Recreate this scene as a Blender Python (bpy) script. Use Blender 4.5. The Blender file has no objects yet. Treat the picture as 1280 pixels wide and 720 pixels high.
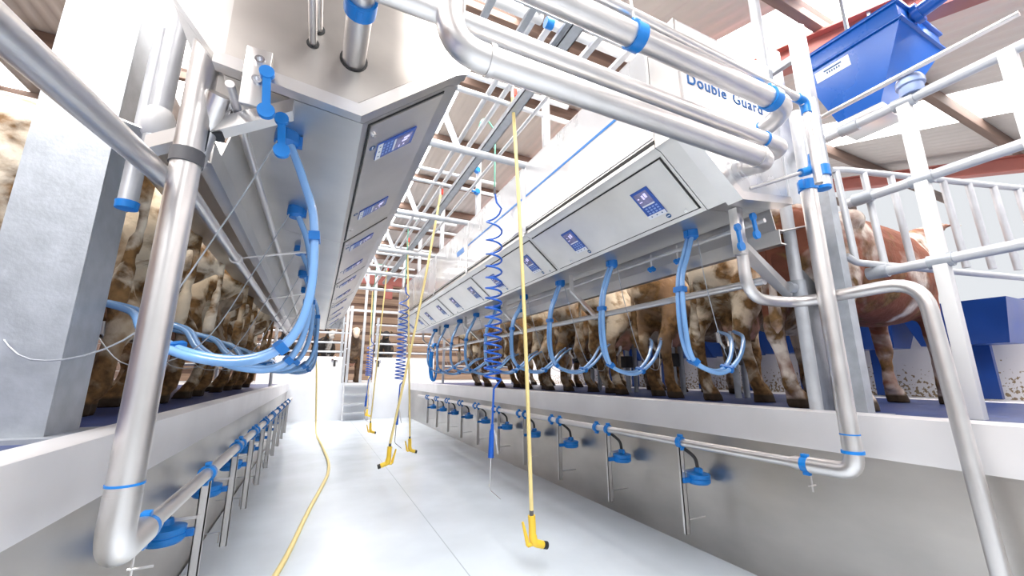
import bpy, bmesh, math, random
from mathutils import Vector, Matrix, noise
random.seed(7)
PI = math.pi
sc = bpy.context.scene
COL = sc.collection
V = Vector

# ------------------------------------------------------------------ mesh helpers
class MB:
    def __init__(s): s.bm = bmesh.new()
    def box(s, a, b, bev=0.0, rot=None, piv=None):
        a, b = V(a), V(b)
        lo = V(map(min, a, b)); hi = V(map(max, a, b))
        vs = [s.bm.verts.new((x, y, z)) for x in (lo.x, hi.x) for y in (lo.y, hi.y) for z in (lo.z, hi.z)]
        fs = [s.bm.faces.new([vs[i] for i in q]) for q in ((0,1,3,2),(4,6,7,5),(0,4,5,1),(2,3,7,6),(0,2,6,4),(1,5,7,3))]
        if bev > 0:
            ed = list({e for f in fs for e in f.edges})
            r = bmesh.ops.bevel(s.bm, geom=ed, offset=bev, segments=2, affect='EDGES', profile=.5)
            vs = list({v for f in r['faces'] for v in f.verts} | {v for v in vs if v.is_valid})
        if rot is not None:
            p = V(piv) if piv is not None else (lo + hi) / 2
            for v in vs: v.co = p + rot @ (v.co - p)
        return s
    def hexa(s, c):
        vs = [s.bm.verts.new(V(p)) for p in c]      # 0-3 bottom loop, 4-7 top loop
        for q in ((3,2,1,0),(4,5,6,7),(0,1,5,4),(1,2,6,5),(2,3,7,6),(3,0,4,7)): s.bm.faces.new([vs[i] for i in q])
        return s
    def loft(s, rings, cap=True, loop=False):
        R = [[s.bm.verts.new(V(p)) for p in r] for r in rings]
        n = len(R[0])
        for i in range(len(R) - (0 if loop else 1)):
            A, B = R[i], R[(i+1) % len(R)]
            for j in range(n): s.bm.faces.new((A[j], A[(j+1)%n], B[(j+1)%n], B[j]))
        if cap and not loop:
            s.bm.faces.new(R[0][::-1]); s.bm.faces.new(R[-1])
        return s
    def tube(s, path, r, seg=12, cap=True):
        P = [V(p) for p in path]
        rr = r if isinstance(r, (list, tuple)) else [r]*len(P)
        t0 = (P[1]-P[0]).normalized()
        u = t0.orthogonal().normalized(); rings = []
        for i, p in enumerate(P):
            if i == 0: t = P[1]-P[0]
            elif i == len(P)-1: t = P[-1]-P[-2]
            else: t = (P[i+1]-P[i]).normalized() + (P[i]-P[i-1]).normalized()
            t.normalize()
            u = (u - t*u.dot(t)).normalized(); w = t.cross(u)
            rings.append([p + (u*math.cos(2*PI*k/seg) + w*math.sin(2*PI*k/seg))*rr[i] for k in range(seg)])
        return s.loft(rings, cap)
    def ring(s, c, axis, R, r, h=None, seg=20):      # a band (square section) of inner radius R, outer r, width h
        c = V(c); ax = V(axis).normalized(); u = ax.orthogonal().normalized(); w = ax.cross(u)
        rings = []
        for k in range(seg):
            d = u*math.cos(2*PI*k/seg) + w*math.sin(2*PI*k/seg)
            rings.append([c + d*R - ax*h/2, c + d*r - ax*h/2, c + d*r + ax*h/2, c + d*R + ax*h/2])
        return s.loft(rings, loop=True)
    def lathe(s, c, axis, prof, seg=20):             # prof: (radius, height) pairs
        c = V(c); ax = V(axis).normalized(); u = ax.orthogonal().normalized(); w = ax.cross(u)
        return s.loft([[c + ax*h + (u*math.cos(2*PI*k/seg)+w*math.sin(2*PI*k/seg))*max(r, 1e-4) for k in range(seg)] for r, h in prof])
    def prism(s, poly, y0, y1):                      # poly of (x, z) extruded along Y
        return s.loft([[(x, y0, z) for x, z in poly], [(x, y1, z) for x, z in poly]])
    def ell(s, c, r, seg=14):
        c = V(c); n = 8
        return s.loft([[c + V((r[0]*math.sin(PI*i/n)*math.cos(2*PI*k/seg), r[1]*math.sin(PI*i/n)*math.sin(2*PI*k/seg), r[2]*math.cos(PI*i/n))) for k in range(seg)]
                       for i in [.15]+list(range(1, n))+[n-.15]])
    def mesh(s, name):
        bmesh.ops.recalc_face_normals(s.bm, faces=s.bm.faces[:])
        me = bpy.data.meshes.new(name); s.bm.to_mesh(me); s.bm.free()
        for p in me.polygons: p.use_smooth = True
        me.set_sharp_from_angle(angle=math.radians(38))
        return me
    def obj(s, name, m, parent=None):
        me = s.mesh(name); me.materials.append(m)
        o = bpy.data.objects.new(name, me); COL.objects.link(o)
        if parent is not None:
            o.parent = parent
            o.matrix_parent_inverse = Matrix.Translation(-parent.location) if parent.type == 'EMPTY' else Matrix.Identity(4)
        return o

def tag(o, label, cat, group=None):
    o['label'] = label; o['category'] = cat
    if group: o['group'] = group
    return o
def thing(name, loc, label, cat, group=None):
    o = bpy.data.objects.new(name, None); o.empty_display_size = .1
    o.location = loc; COL.objects.link(o)
    return tag(o, label, cat, group)
def struct(o): o['kind'] = 'structure'; return o
def copy_tree(o, parent=None):
    c = o.copy(); COL.objects.link(c); c.parent = parent
    for ch in list(o.children): copy_tree(ch, c)
    return c
def catmull(P, n=8):
    P = [V(p) for p in P]; Q = [P[0]*2-P[1]] + P + [P[-1]*2-P[-2]]; out = []
    for i in range(1, len(Q)-2):
        a, b, c, d = Q[i-1:i+3]
        for k in range(n):
            t = k/n
            out.append(.5*((2*b)+(c-a)*t+(2*a-5*b+4*c-d)*t*t+(3*b-3*c+d-a)*t**3))
    return out + [P[-1]]
def bent(P, rad, n=7):                               # polyline with rounded corners
    P = [V(p) for p in P]; out = [P[0]]
    for i in range(1, len(P)-1):
        a = (P[i-1]-P[i]); b = (P[i+1]-P[i])
        r = min(rad, a.length*.49, b.length*.49)
        p, q = P[i]+a.normalized()*r, P[i]+b.normalized()*r
        for k in range(n+1):
            t = k/n; out.append(p*(1-t)**2 + P[i]*2*t*(1-t) + q*t*t)
    return out + [P[-1]]

ORD = ['first','second','third','fourth','fifth','sixth','seventh','eighth','ninth','tenth','eleventh','twelfth','thirteenth','fourteenth']

# ------------------------------------------------------------------ materials
def mat(name, col, rough=.5, metal=0., vary=.0, vscale=4., bump=0., bscale=40., trans=0., alpha=1., emit=0., spec=.5, stretch=None, coat=0.):
    m = bpy.data.materials.new(name); m.use_nodes = True
    nt = m.node_tree; b = nt.nodes['Principled BSDF']
    b.inputs['Base Color'].default_value = (*col, 1); b.inputs['Roughness'].default_value = rough
    b.inputs['Metallic'].default_value = metal; b.inputs['Specular IOR Level'].default_value = spec
    b.inputs['Transmission Weight'].default_value = trans; b.inputs['Alpha'].default_value = alpha
    b.inputs['Coat Weight'].default_value = coat
    if emit: b.inputs['Emission Color'].default_value = (*col, 1); b.inputs['Emission Strength'].default_value = emit
    if vary or bump:
        tc = nt.nodes.new('ShaderNodeTexCoord'); mp = nt.nodes.new('ShaderNodeMapping'); nt.links.new(tc.outputs['Object'], mp.inputs[0])
        if stretch: mp.inputs['Scale'].default_value = stretch
    if vary:
        n = nt.nodes.new('ShaderNodeTexNoise'); n.inputs['Scale'].default_value = vscale; n.inputs['Detail'].default_value = 6
        nt.links.new(mp.outputs[0], n.inputs['Vector'])
        r = nt.nodes.new('ShaderNodeValToRGB')
        r.color_ramp.elements[0].position = .3; r.color_ramp.elements[1].position = .72
        r.color_ramp.elements[0].color = (*[c*(1-vary) for c in col], 1); r.color_ramp.elements[1].color = (*[min(1, c*(1+vary*.5)) for c in col], 1)
        nt.links.new(n.outputs[0], r.inputs[0]); nt.links.new(r.outputs[0], b.inputs['Base Color'])
        mr = nt.nodes.new('ShaderNodeMapRange'); mr.inputs['To Min'].default_value = max(.02, rough-.08); mr.inputs['To Max'].default_value = rough+.1
        nt.links.new(n.outputs[0], mr.inputs[0]); nt.links.new(mr.outputs[0], b.inputs['Roughness'])
    if bump:
        n2 = nt.nodes.new('ShaderNodeTexNoise'); n2.inputs['Scale'].default_value = bscale; n2.inputs['Detail'].default_value = 4
        nt.links.new(mp.outputs[0], n2.inputs['Vector'])
        bp = nt.nodes.new('ShaderNodeBump'); bp.inputs['Strength'].default_value = bump; bp.inputs['Distance'].default_value = .02
        nt.links.new(n2.outputs[0], bp.inputs['Height']); nt.links.new(bp.outputs[0], b.inputs['Normal'])
    return m

M = {}
M['steel'] = mat('brushed_stainless', (.74,.72,.71), .30, 1, .12, 3, .05, 6)
M['pipe'] = mat('pipe_stainless', (.72,.70,.69), .36, 1, .06, 9)
M['sheet'] = mat('stainless_sheet', (.74,.72,.70), .36, 1, .14, 2.2, .12, 1.6)
M['kick'] = mat('kick_sheet', (.53,.50,.47), .32, 1, .34, 1.4, .22, 1.3, stretch=(1, .6, 1.2))
M['curb'] = mat('curb_sheet', (.80,.79,.80), .45, .55, .08, 2, .06, 2)
M['film'] = mat('film_covered_panel', (.62,.62,.63), .26, .35, .10, 2.5, .35, 2.6, stretch=(1,1,.5), coat=.4)
M['galv'] = mat('galvanised_steel', (.42,.45,.49), .46, .45, .16, 14, .05, 60)
M['galvp'] = mat('galvanised_pipe', (.56,.58,.61), .42, .45, .10, 12)
M['blue'] = mat('blue_plastic', (.003,.185,.58), .38, 0, .08, 10)
M['blued'] = mat('blue_fitting', (.003,.15,.50), .40)
M['hose'] = mat('light_blue_tubing', (.20,.42,.78), .22, 0, .10, 6, coat=.4)
M['coil'] = mat('blue_coil', (.01,.11,.55), .3)
M['yellow'] = mat('pale_yellow_hose', (.86,.70,.30), .45, 0, .06, 20)
M['gun'] = mat('yellow_gun', (.90,.60,.05), .4)
M['white'] = mat('white_plastic', (.66,.66,.66), .4)
M['black'] = mat('black_rubber', (.015,.015,.017), .55)
M['grey'] = mat('dark_grey_band', (.10,.10,.11), .6)
M['gap'] = mat('gap_dark', (.02,.02,.02), .7)
M['red'] = mat('red_valve', (.75,.06,.03), .4)
M['green'] = mat('green_line', (.10,.33,.24), .4)
M['hopper'] = mat('blue_hopper_plastic', (.002,.10,.46), .28, 0, .12, 2)
M['trough'] = mat('blue_trough_plastic', (.006,.05,.26), .35, 0, .2, 3)
M['mat'] = mat('dark_blue_rubber', (.03,.05,.16), .35, 0, .35, 6, .1, 50)
M['scr'] = mat('display_screen', (.23,.22,.40), .2, 0, .3, 30)
M['key'] = mat('keypad_blue', (.01,.07,.36), .3)
M['keyl'] = mat('keypad_light', (.25,.38,.72), .4)
M['strip'] = mat('keypad_white', (.72,.74,.80), .4)
M['digit'] = mat('display_digits', (.70,.66,.95), .5, emit=.4)
M['navy'] = mat('navy_print', (.01,.08,.22), .4)
M['lettering'] = mat('blue_lettering', (.003,.06,.20), .6, spec=.2)
M['timber'] = mat('brown_timber', (.17,.11,.085), .7, 0, .4, 3, stretch=(.3,4,4))
M['rust'] = mat('red_oxide_steel', (.36,.115,.095), .5, 0, .15, 3)
M['board'] = mat('tan_board', (.40,.28,.20), .7, 0, .3, 3, stretch=(.3,4,4))
M['sky'] = mat('translucent_rooflight', (1.,.985,.97), .6, emit=5.)
M['backwall'] = mat('painted_pit_end', (.74,.77,.82), .4, 0, .06, 2)
M['halfwall'] = mat('white_panel', (.84,.84,.85), .35, 0, .06, 2)
M['chrome'] = mat('chrome', (.8,.8,.82), .1, 1)
M['label'] = mat('white_label', (.78,.80,.84), .45)
M['clear'] = mat('clear_plastic', (.7,.72,.74), .15, 0, 0, trans=.0, coat=.5)
M['bluegrey'] = mat('blue_grey_plastic', (.25,.33,.55), .4)
M['eye'] = mat('eye_black', (.01,.008,.006), .08)

def floor_mat():
    m = mat('pale_blue_resin_floor', (.65,.72,.79), .22, 0, .10, 1.6, .06, 3)
    nt = m.node_tree; b = nt.nodes['Principled BSDF']
    tc = nt.nodes.new('ShaderNodeTexCoord'); sp = nt.nodes.new('ShaderNodeSeparateXYZ'); nt.links.new(tc.outputs['Object'], sp.inputs[0])
    a = nt.nodes.new('ShaderNodeMath'); a.operation = 'SUBTRACT'; a.inputs[1].default_value = .965; nt.links.new(sp.outputs[0], a.inputs[0])
    ab = nt.nodes.new('ShaderNodeMath'); ab.operation = 'ABSOLUTE'; nt.links.new(a.outputs[0], ab.inputs[0])
    lt = nt.nodes.new('ShaderNodeMath'); lt.operation = 'LESS_THAN'; lt.inputs[1].default_value = .004; nt.links.new(ab.outputs[0], lt.inputs[0])
    old = b.inputs['Base Color'].links[0].from_socket
    mx = nt.nodes.new('ShaderNodeMix'); mx.data_type = 'RGBA'; nt.links.new(lt.outputs[0], mx.inputs[0]); nt.links.new(old, mx.inputs[6])
    mx.inputs[7].default_value = (.42,.48,.53,1); nt.links.new(mx.outputs[2], b.inputs['Base Color'])
    return m
M['floor'] = floor_mat()

def splash_mat():                                    # white wall with muck splashed up from the bottom, blotchy
    m = mat('splashed_white_wall', (.80,.79,.80), .5)
    nt = m.node_tree; b = nt.nodes['Principled BSDF']
    tc = nt.nodes.new('ShaderNodeTexCoord'); n = nt.nodes.new('ShaderNodeTexNoise'); n.inputs['Scale'].default_value = 28; n.inputs['Detail'].default_value = 5
    nt.links.new(tc.outputs['Object'], n.inputs['Vector'])
    sp = nt.nodes.new('ShaderNodeSeparateXYZ'); nt.links.new(tc.outputs['Object'], sp.inputs[0])
    mr = nt.nodes.new('ShaderNodeMapRange'); mr.inputs[1].default_value = .98; mr.inputs[2].default_value = 1.45; mr.inputs[3].default_value = .50; mr.inputs[4].default_value = .72
    nt.links.new(sp.outputs[2], mr.inputs[0])
    gt = nt.nodes.new('ShaderNodeMath'); gt.operation = 'GREATER_THAN'; nt.links.new(n.outputs[0], gt.inputs[0]); nt.links.new(mr.outputs[0], gt.inputs[1])
    mx = nt.nodes.new('ShaderNodeMix'); mx.data_type = 'RGBA'; nt.links.new(gt.outputs[0], mx.inputs[0])
    mx.inputs[6].default_value = (.80,.79,.80,1); mx.inputs[7].default_value = (.30,.22,.13,1); nt.links.new(mx.outputs[2], b.inputs['Base Color'])
    return m
M['splash'] = splash_mat()

def corrugated():
    m = mat('fibre_cement_sheet', (.50,.47,.45), .8, 0, .12, .8)
    return m
M['roof'] = corrugated()

def coat(name, A, B, thr=.5, scale=1.6, dirt=.5, dirtcol=(.095,.052,.020), face=None):
    m = bpy.data.materials.new(name); m.use_nodes = True
    nt = m.node_tree; L = nt.links.new; N = nt.nodes.new; b = nt.nodes['Principled BSDF']
    b.inputs['Roughness'].default_value = .75; b.inputs['Specular IOR Level'].default_value = .25
    tc = N('ShaderNodeTexCoord'); oi = N('ShaderNodeObjectInfo')
    off = N('ShaderNodeVectorMath'); off.operation = 'SCALE'; off.inputs[0].default_value = (17, 31, 11); L(oi.outputs['Random'], off.inputs['Scale'])
    ad = N('ShaderNodeVectorMath'); L(tc.outputs['Object'], ad.inputs[0]); L(off.outputs[0], ad.inputs[1])
    def noise_(s, d=5, dist=.0):
        n = N('ShaderNodeTexNoise'); n.inputs['Scale'].default_value = s; n.inputs['Detail'].default_value = d; n.inputs['Distortion'].default_value = dist
        L(ad.outputs[0], n.inputs['Vector']); return n.outputs[0]
    def step(x, lo, hi):
        r = N('ShaderNodeMapRange'); r.inputs[1].default_value = lo; r.inputs[2].default_value = hi; L(x, r.inputs[0]); return r.outputs[0]
    def mix(f, a, c):
        x = N('ShaderNodeMix'); x.data_type = 'RGBA'
        if hasattr(f, 'links') or not isinstance(f, float): L(f, x.inputs[0])
        for s, k in ((a, 6), (c, 7)):
            if isinstance(s, tuple): x.inputs[k].default_value = (*s, 1)
            else: L(s, x.inputs[k])
        return x.outputs[2]
    def math_(op, a, c):
        x = N('ShaderNodeMath'); x.operation = op
        for s, k in ((a, 0), (c, 1)):
            if isinstance(s, (int, float)): x.inputs[k].default_value = s
            else: L(s, x.inputs[k])
        return x.outputs[0]
    base = mix(step(noise_(scale, 4, .6), thr-.03, thr+.03), A, B)
    base = mix(step(noise_(9, 8), .35, .75), base, mix(.5, tuple(c*.75 for c in A), tuple(c*.75 for c in A)))
    sp = N('ShaderNodeSeparateXYZ'); L(tc.outputs['Object'], sp.inputs[0])
    if face: base = mix(step(sp.outputs[0], 1.98, 2.06), base, face)
    # pink udder
    d = N('ShaderNodeVectorMath'); d.operation = 'DISTANCE'; L(tc.outputs['Object'], d.inputs[0]); d.inputs[1].default_value = (.2, 0, .60)
    base = mix(step(d.outputs['Value'], .22, .16), base, (.50,.27,.20))
    # caked muck: blotches, thicker towards the feet and the rump
    fz = step(sp.outputs[2], 1.25, .0)
    fx = step(sp.outputs[0], .75, -.25)
    rim = math_('ADD', math_('MULTIPLY', fz, .34), math_('MULTIPLY', fx, .16))
    f = math_('ADD', noise_(5.5, 7, .4), math_('MULTIPLY', rim, dirt))
    f = step(f, .57, .70)
    muck = mix(step(noise_(22, 6), .35, .65), dirtcol, tuple(min(1, c*2.6) for c in dirtcol))
    base = mix(f, base, muck)
    base = mix(step(sp.outputs[2], .075, .055), base, (.055,.036,.022))
    L(base, b.inputs['Base Color'])
    bp = N('ShaderNodeBump'); bp.inputs['Strength'].default_value = .5; bp.inputs['Distance'].default_value = .012
    L(noise_(30, 6), bp.inputs['Height']); L(bp.outputs[0], b.inputs['Normal'])
    return m
CO = {
 'cream': coat('coat_cream_brown', (.69,.58,.43), (.31,.19,.10), .58, 1.7, .50),
 'brown': coat('coat_brown_cream', (.26,.155,.085), (.66,.52,.36), .52, 1.8, .50),
 'white': coat('coat_white_cream', (.78,.69,.56), (.50,.33,.18), .60, 1.5, .60),
 'redwhite': coat('coat_red_white', (.24,.08,.045), (.74,.66,.58), .50, 1.5, .30),
 'black': coat('coat_black_white', (.018,.017,.018), (.75,.72,.68), .60, 1.3, .1),
 'darkface': coat('coat_dark_pale_face', (.10,.065,.045), (.22,.16,.11), .55, 1.6, .2, face=(.66,.53,.42)),
 'grey': coat('coat_dun', (.36,.29,.22), (.16,.10,.06), .55, 1.6, .5),
}

# ------------------------------------------------------------------ setting
XM = 1.91                                            # the pit's mirror: left x = XM - right x
def X(side, x): return x if side > 0 else XM - x
SN = {1: 'right-hand', -1: 'left-hand'}

struct(MB().box((-.64,-2.5,-.1), (2.56,12.45,0)).obj('floor', M['floor']))
for s, nm in ((1,'wall_right'), (-1,'wall_left')):
    struct(MB().box((X(s,2.56),-2.5,-.1), (X(s,2.62),12.45,.90)).obj(nm+'_pit', M['kick']))
    MBc = MB().prism([(X(s,2.53),.80),(X(s,2.53),1.0),(X(s,2.545),1.008),(X(s,2.63),1.008),(X(s,2.64),1.0),(X(s,2.64),.97),(X(s,2.56),.97),(X(s,2.56),.80)], -2.5, 12.5)
    struct(MBc.obj('trim_1' if s > 0 else 'trim_2', M['curb']))
    struct(MB().box((X(s,2.62),-2.5,-.1), (X(s,9 if s>0 else 6.6),12.6,.972)).obj('floor_'+('right' if s>0 else 'left'), M['halfwall']))
    tag(MB().box((X(s,2.66),-2.0,.9721), (X(s,5.0),12.2,.985), .004).obj('rubber_mat', M['mat']),
        'dark blue rubber matting under the hooves of the %s cow row' % SN[s], 'mat', 'cow standing mats')
struct(MB().box((-.72,12.45,-.1), (2.62,12.6,.99)).obj('wall_back_pit', M['backwall']))
struct(MB().box((-4.69,12.6,-.1), (9,19.2,.98)).obj('floor_back', M['halfwall']))
struct(MB().box((6.0,-2.5,.972), (6.15,12.6,1.9)).obj('wall_right', M['splash']))
lw = MB()
for i in range(22): lw.box((-4.75,-2.5,.9+i*.21), (-4.70 if i % 2 else -4.72,19,.9+i*.21+.2))
struct(lw.obj('wall_left', M['timber']))
# barn end: broad tan boards lapped over dark ones
bw = MB(); bd = MB()
for i in range(12):
    z = 1.0+i*.42
    bw.hexa([(-4.7,18.95,z),(9,18.95,z),(9,19.05,z),(-4.7,19.05,z),(-4.7,18.83,z+.27),(9,18.83,z+.27),(9,19.05,z+.27),(-4.7,19.05,z+.27)])
    bd.box((-4.7,18.98,z+.27), (9,19.05,z+.42))
struct(bw.obj('wall_back', M['board'])); struct(bd.obj('wall_back_boards', M['timber']))

# roof: near slope rises to y = 4.85, then runs on nearly level
def roof_z(y): return 5.5 if y >= 4.85 else 5.5-.30*(4.85-y)
strips = [(-8.4+3*i, -7.4+3*i) for i in range(7)]
xs = [-9.4]
op = MB(); sk = MB()
def corr(mb, x0, x1, y0, y1):
    n = int((x1-x0)/.04); row = []
    for y in (y0, y1):
        row.append([(x0+(x1-x0)*k/n, y, roof_z(y)+.012*math.sin(2*PI*(x0+(x1-x0)*k/n)/.16)) for k in range(n+1)])
    a = [mb.bm.verts.new(p) for p in row[0]]; b = [mb.bm.verts.new(p) for p in row[1]]
    for k in range(n): mb.bm.faces.new((a[k], a[k+1], b[k+1], b[k]))
prev = -9.6
for a, b in strips:
    for y0, y1 in ((-3,4.85),(4.85,19.3)):
        corr(op, prev, a, y0, y1); corr(sk, a, b, y0, y1)
    prev = b
struct(op.obj('ceiling', M['roof'])); struct(sk.obj('window_1', M['sky']))
for i in range(12):
    y = 1.6+1.63*(i-2)
    if y > 18.6: break
    z = roof_z(y)-.02
    struct(MB().box((-9.5,y-.04,z-.17), (12,y+.04,z-.005), .006).obj('trim_%d' % (i+3), M['timber']))
for i, x in enumerate((-6,-1,4,9)):
    a = MB()
    for y0, y1 in ((-3,4.85),(4.85,19)):
        z0, z1 = roof_z(y0)-.19, roof_z(y1)-.19
        for (h0, h1, w) in ((0,-.02,.09),(-.02,-.22,.008),(-.22,-.24,.09)):
            a.hexa([(x-w,y0,z0+h1),(x+w,y0,z0+h1),(x+w,y1,z1+h1),(x-w,y1,z1+h1),(x-w,y0,z0+h0),(x+w,y0,z0+h0),(x+w,y1,z1+h0),(x-w,y1,z1+h0)])
    struct(a.obj('trim_%d' % (i+20), M['rust']))
tb = MB().box((-4.6,16.4,4.75), (9,16.6,5.15), .01)
struct(tb.obj('trim_30', M['rust']))
struct(MB().box((2.2,16.4,4.2), (2.5,16.6,4.76), .01).obj('trim_31', M['rust']))

# ------------------------------------------------------------------ cabinets above the pit
E0 = V((1.84,2.08)); F0 = V((1.53,2.345)); ED = (F0-E0).normalized(); EN = V((-ED.y, ED.x)); EN = EN if EN.x < 0 else -EN
SL = (F0-E0).length
def D(s, y, t, w=0.):                                # point on the sloping door face: t up the slope, w out of it
    p = E0+ED*t+EN*w
    return V((X(s,p.x), y, p.y))
def slab(mb, s, y0, y1, t0, t1, w0, w1):
    return mb.hexa([D(s,y0,t0,w0),D(s,y1,t0,w0),D(s,y1,t1,w0),D(s,y0,t1,w0),D(s,y0,t0,w1),D(s,y1,t0,w1),D(s,y1,t1,w1),D(s,y0,t1,w1)])
def disc(mb, s, y, t, r1, r2, w0, w1, n=20):
    return mb.loft([[D(s,y+r1*math.cos(2*PI*k/n), t+r2*math.sin(2*PI*k/n), w) for k in range(n)] for w in (w0,w1)])
UL = 1.478; Y0C = 1.385
BODY = [(1.84,2.08),(1.53,2.345),(1.49,2.36),(1.49,3.0),(2.26,3.0),(2.26,2.13)]
BODYL = [(1.84,2.08),(1.53,2.345),(1.49,2.36),(1.49,3.0),(2.42,3.0),(2.42,2.34),(2.26,2.13)]
def body_poly(s): return [(X(s,x),z) for x,z in (BODY if s > 0 else BODYL)]
for s in (1,-1):
    for k in range(5):
        y0, y1 = Y0C+UL*k, Y0C+UL*(k+1)
        c = thing('milking_cabinet', (X(s,1.9), (y0+y1)/2, 2.08),
                  '%s stainless cabinet unit from the near end, %s row above the pit' % (ORD[k], SN[s]), 'cabinet', 'stainless cabinet units over the pit')
        MB().prism(body_poly(s), y0+.002, y1-.002).obj('body', M['sheet'], c)
        g = MB(); slab(g, s, y0+.022, y1-.022, .026, SL-.018, 0, .003); g.obj('seal', M['gap'], c)
        d = MB(); slab(d, s, y0+.03, y1-.03, .034, SL-.026, .0032, .008); d.obj('door', M['sheet'], c)
        h = MB()
        h.box((X(s,1.484),y0+.012,2.42), (X(s,1.49),y1-.012,2.985))
        hp = h.obj('hood_panel', M['film'], c)
        MB().box((X(s,1.4865),y0+.004,2.385), (X(s,1.4895),y1-.004,2.405)).obj('seam', M['gap'], c)
        j = MB().box((X(s,1.480),y1-.03,2.37), (X(s,1.4839),y1+.03,2.99)); j.obj('joint_cover', M['film'], c)
        if s > 0 and k in (0, 1):
            MB().box((1.4815,y0+(.25 if k == 0 else .03),2.69), (1.484,y1-.035,2.708)).obj('blue_stripe', M['blue'], c)
        if s > 0 and k == 2:
            MB().hexa([(1.4815,y0+.10,2.66),(1.484,y0+.10,2.66),(1.484,y0+.36,2.66),(1.4815,y0+.36,2.66),(1.4815,y0+.14,2.73),(1.484,y0+.14,2.73),(1.484,y0+.40,2.73),(1.4815,y0+.40,2.73)]).obj('blue_emblem', M['blue'], c)
        for q in (0,1):
            yd = y0+.27+.775*q
            dp = MB(); slab(dp, s, yd-.066, yd+.066, .092, .292, .008, .013); dp = dp.obj('display', M['key'], c)
            b = MB(); slab(b, s, yd-.047, yd+.052, .192, .276, .0131, .0136); b.obj('screen', M['scr'], dp)
            b = MB(); slab(b, s, yd-.045, yd+.050, .180, .190, .0131, .0140); b.obj('screen_strip', M['strip'], dp)
            b = MB(); slab(b, s, yd-.066, yd+.066, .092, .118, .0131, .0138); b.obj('button_strip', M['strip'], dp)
            b = MB()
            for i in range(3):
                for jx in range(4): slab(b, s, yd-.05+jx*.026, yd-.034+jx*.026, .124+i*.018, .134+i*.018, .0131, .0137)
            b.obj('keypad', M['keyl'], dp)
            b = MB()
            for i, (a1, a2, t1, t2) in enumerate(((-.03,-.012,.232,.262),(-.006,.008,.226,.256),(.03,.042,.238,.246),(.024,.046,.214,.220))):
                slab(b, s, yd+a1*1, yd+a2*1, t1, t2, .0137, .0140)
            b.obj('digits', M['digit'], dp)
            b = MB()
            for a1 in (-.04, 0, .04): slab(b, s, yd+a1-.004, yd+a1+.004, .101, .109, .0139, .0142)
            b.obj('buttons', M['navy'], dp)
            st = MB(); disc(st, s, yd-.055, .066, .017, .015, .008, .0092); st = st.obj('sticker', M['navy'], c)
            b = MB(); slab(b, s, yd-.066, yd-.044, .0635, .0685, .0092, .0096); b.obj('sticker_bar', M['strip'], st)
            la = MB(); disc(la, s, yd-.17 if q == 0 else yd+.2, .055, .010, .010, .008, .016, 12); la.obj('latch', M['chrome'], c)
    # near end housing with the entry face
    ya, yb = (1.20 if s > 0 else 1.325,1.383)
    c = thing('cabinet_end_housing', (X(s,1.9),1.29,2.08), 'stainless end housing where the big pipes enter the %s cabinet row' % SN[s], 'cabinet end')
    MB().prism(body_poly(s), ya, yb).obj('body', M['sheet'], c)
    lp = [(1.85,2.062),(1.52,2.343),(1.478,2.362),(1.478,2.42),(1.525,2.395),(1.862,2.108),(2.275,2.158),(2.275,2.118)]
    MB().prism([(X(s,x),z) for x,z in lp], ya-.012, ya+(.07 if s > 0 else .03)).obj('rim', M['steel'], c)
    pl = [(1.51,2.415),(1.865,2.113),(2.25,2.16),(2.25,2.99),(1.51,2.99)]
    MB().prism([(X(s,x),z) for x,z in pl], ya-.004, ya-.0005).obj('entry_face', M['film' if s > 0 else 'kick'], c)
    if s > 0:
        for word, wx in (('Double',1.540),('Guard',1.885)):
            cu = bpy.data.curves.new('lettering', 'FONT'); cu.body = word; cu.size = .090; cu.extrude = .001; cu.offset = .0015; cu.space_character = 1.12
            to = bpy.data.objects.new('tmp_text', cu); COL.objects.link(to)
            bpy.context.view_layer.update()
            me = bpy.data.meshes.new_from_object(to.evaluated_get(bpy.context.evaluated_depsgraph_get()))
            bpy.data.objects.remove(to)
            me.transform(Matrix.Translation((wx,ya-.0055,2.630)) @ Matrix.Rotation(PI/2,4,'X'))
            me.materials.clear(); me.materials.append(M['lettering'])
            o = bpy.data.objects.new('lettering', me); COL.objects.link(o); o.parent = c; o.matrix_parent_inverse = Matrix.Translation(-c.location)
    else:
        for (x, z, r) in ((1.89,2.275,.046),(2.02,2.29,.02),(2.01,2.35,.022),(2.02,2.42,.02)):
            MB().lathe((X(s,x),ya-.0055,z),(0,1,0),((r,0),(r,.002))).obj('hole', M['gap'], c)
    # under-cabinet channel and wash tube
    tag(MB().prism([(X(s,x),z) for x,z in ((2.31,1.93),(2.36,1.93),(2.36,1.936),(2.316,1.936),(2.316,2.010),(2.36,2.010),(2.36,2.016),(2.31,2.016))], 1.30 if s > 0 else 1.62, 8.9).obj('channel_beam', M['steel']),
        'long stainless channel beam running below the %s cabinets' % SN[s], 'beam')
    tag(MB().tube([(X(s,2.225),1.32,2.062),(X(s,2.225),8.85,2.062)], .013).obj('wash_pipe', M['pipe']),
        'thin stainless wash pipe along the underside of the %s cabinets' % SN[s], 'pipe')
    ys = 1.32 if s > 0 else 1.75
    sp = thing('splash_plate', (X(s,2.37),ys,2.02), 'folded stainless splash plate behind the %s channel beam above the rumps' % SN[s], 'splash plate')
    MB().hexa([(X(s,2.37),ys,2.02),(X(s,2.37),8.9,2.02),(X(s,2.72),8.9,2.12),(X(s,2.72),ys,2.12),(X(s,2.37),ys,2.026),(X(s,2.37),8.9,2.026),(X(s,2.72),8.9,2.126),(X(s,2.72),ys,2.126)]).obj('sloping_sheet', M['sheet'], sp)
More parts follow.
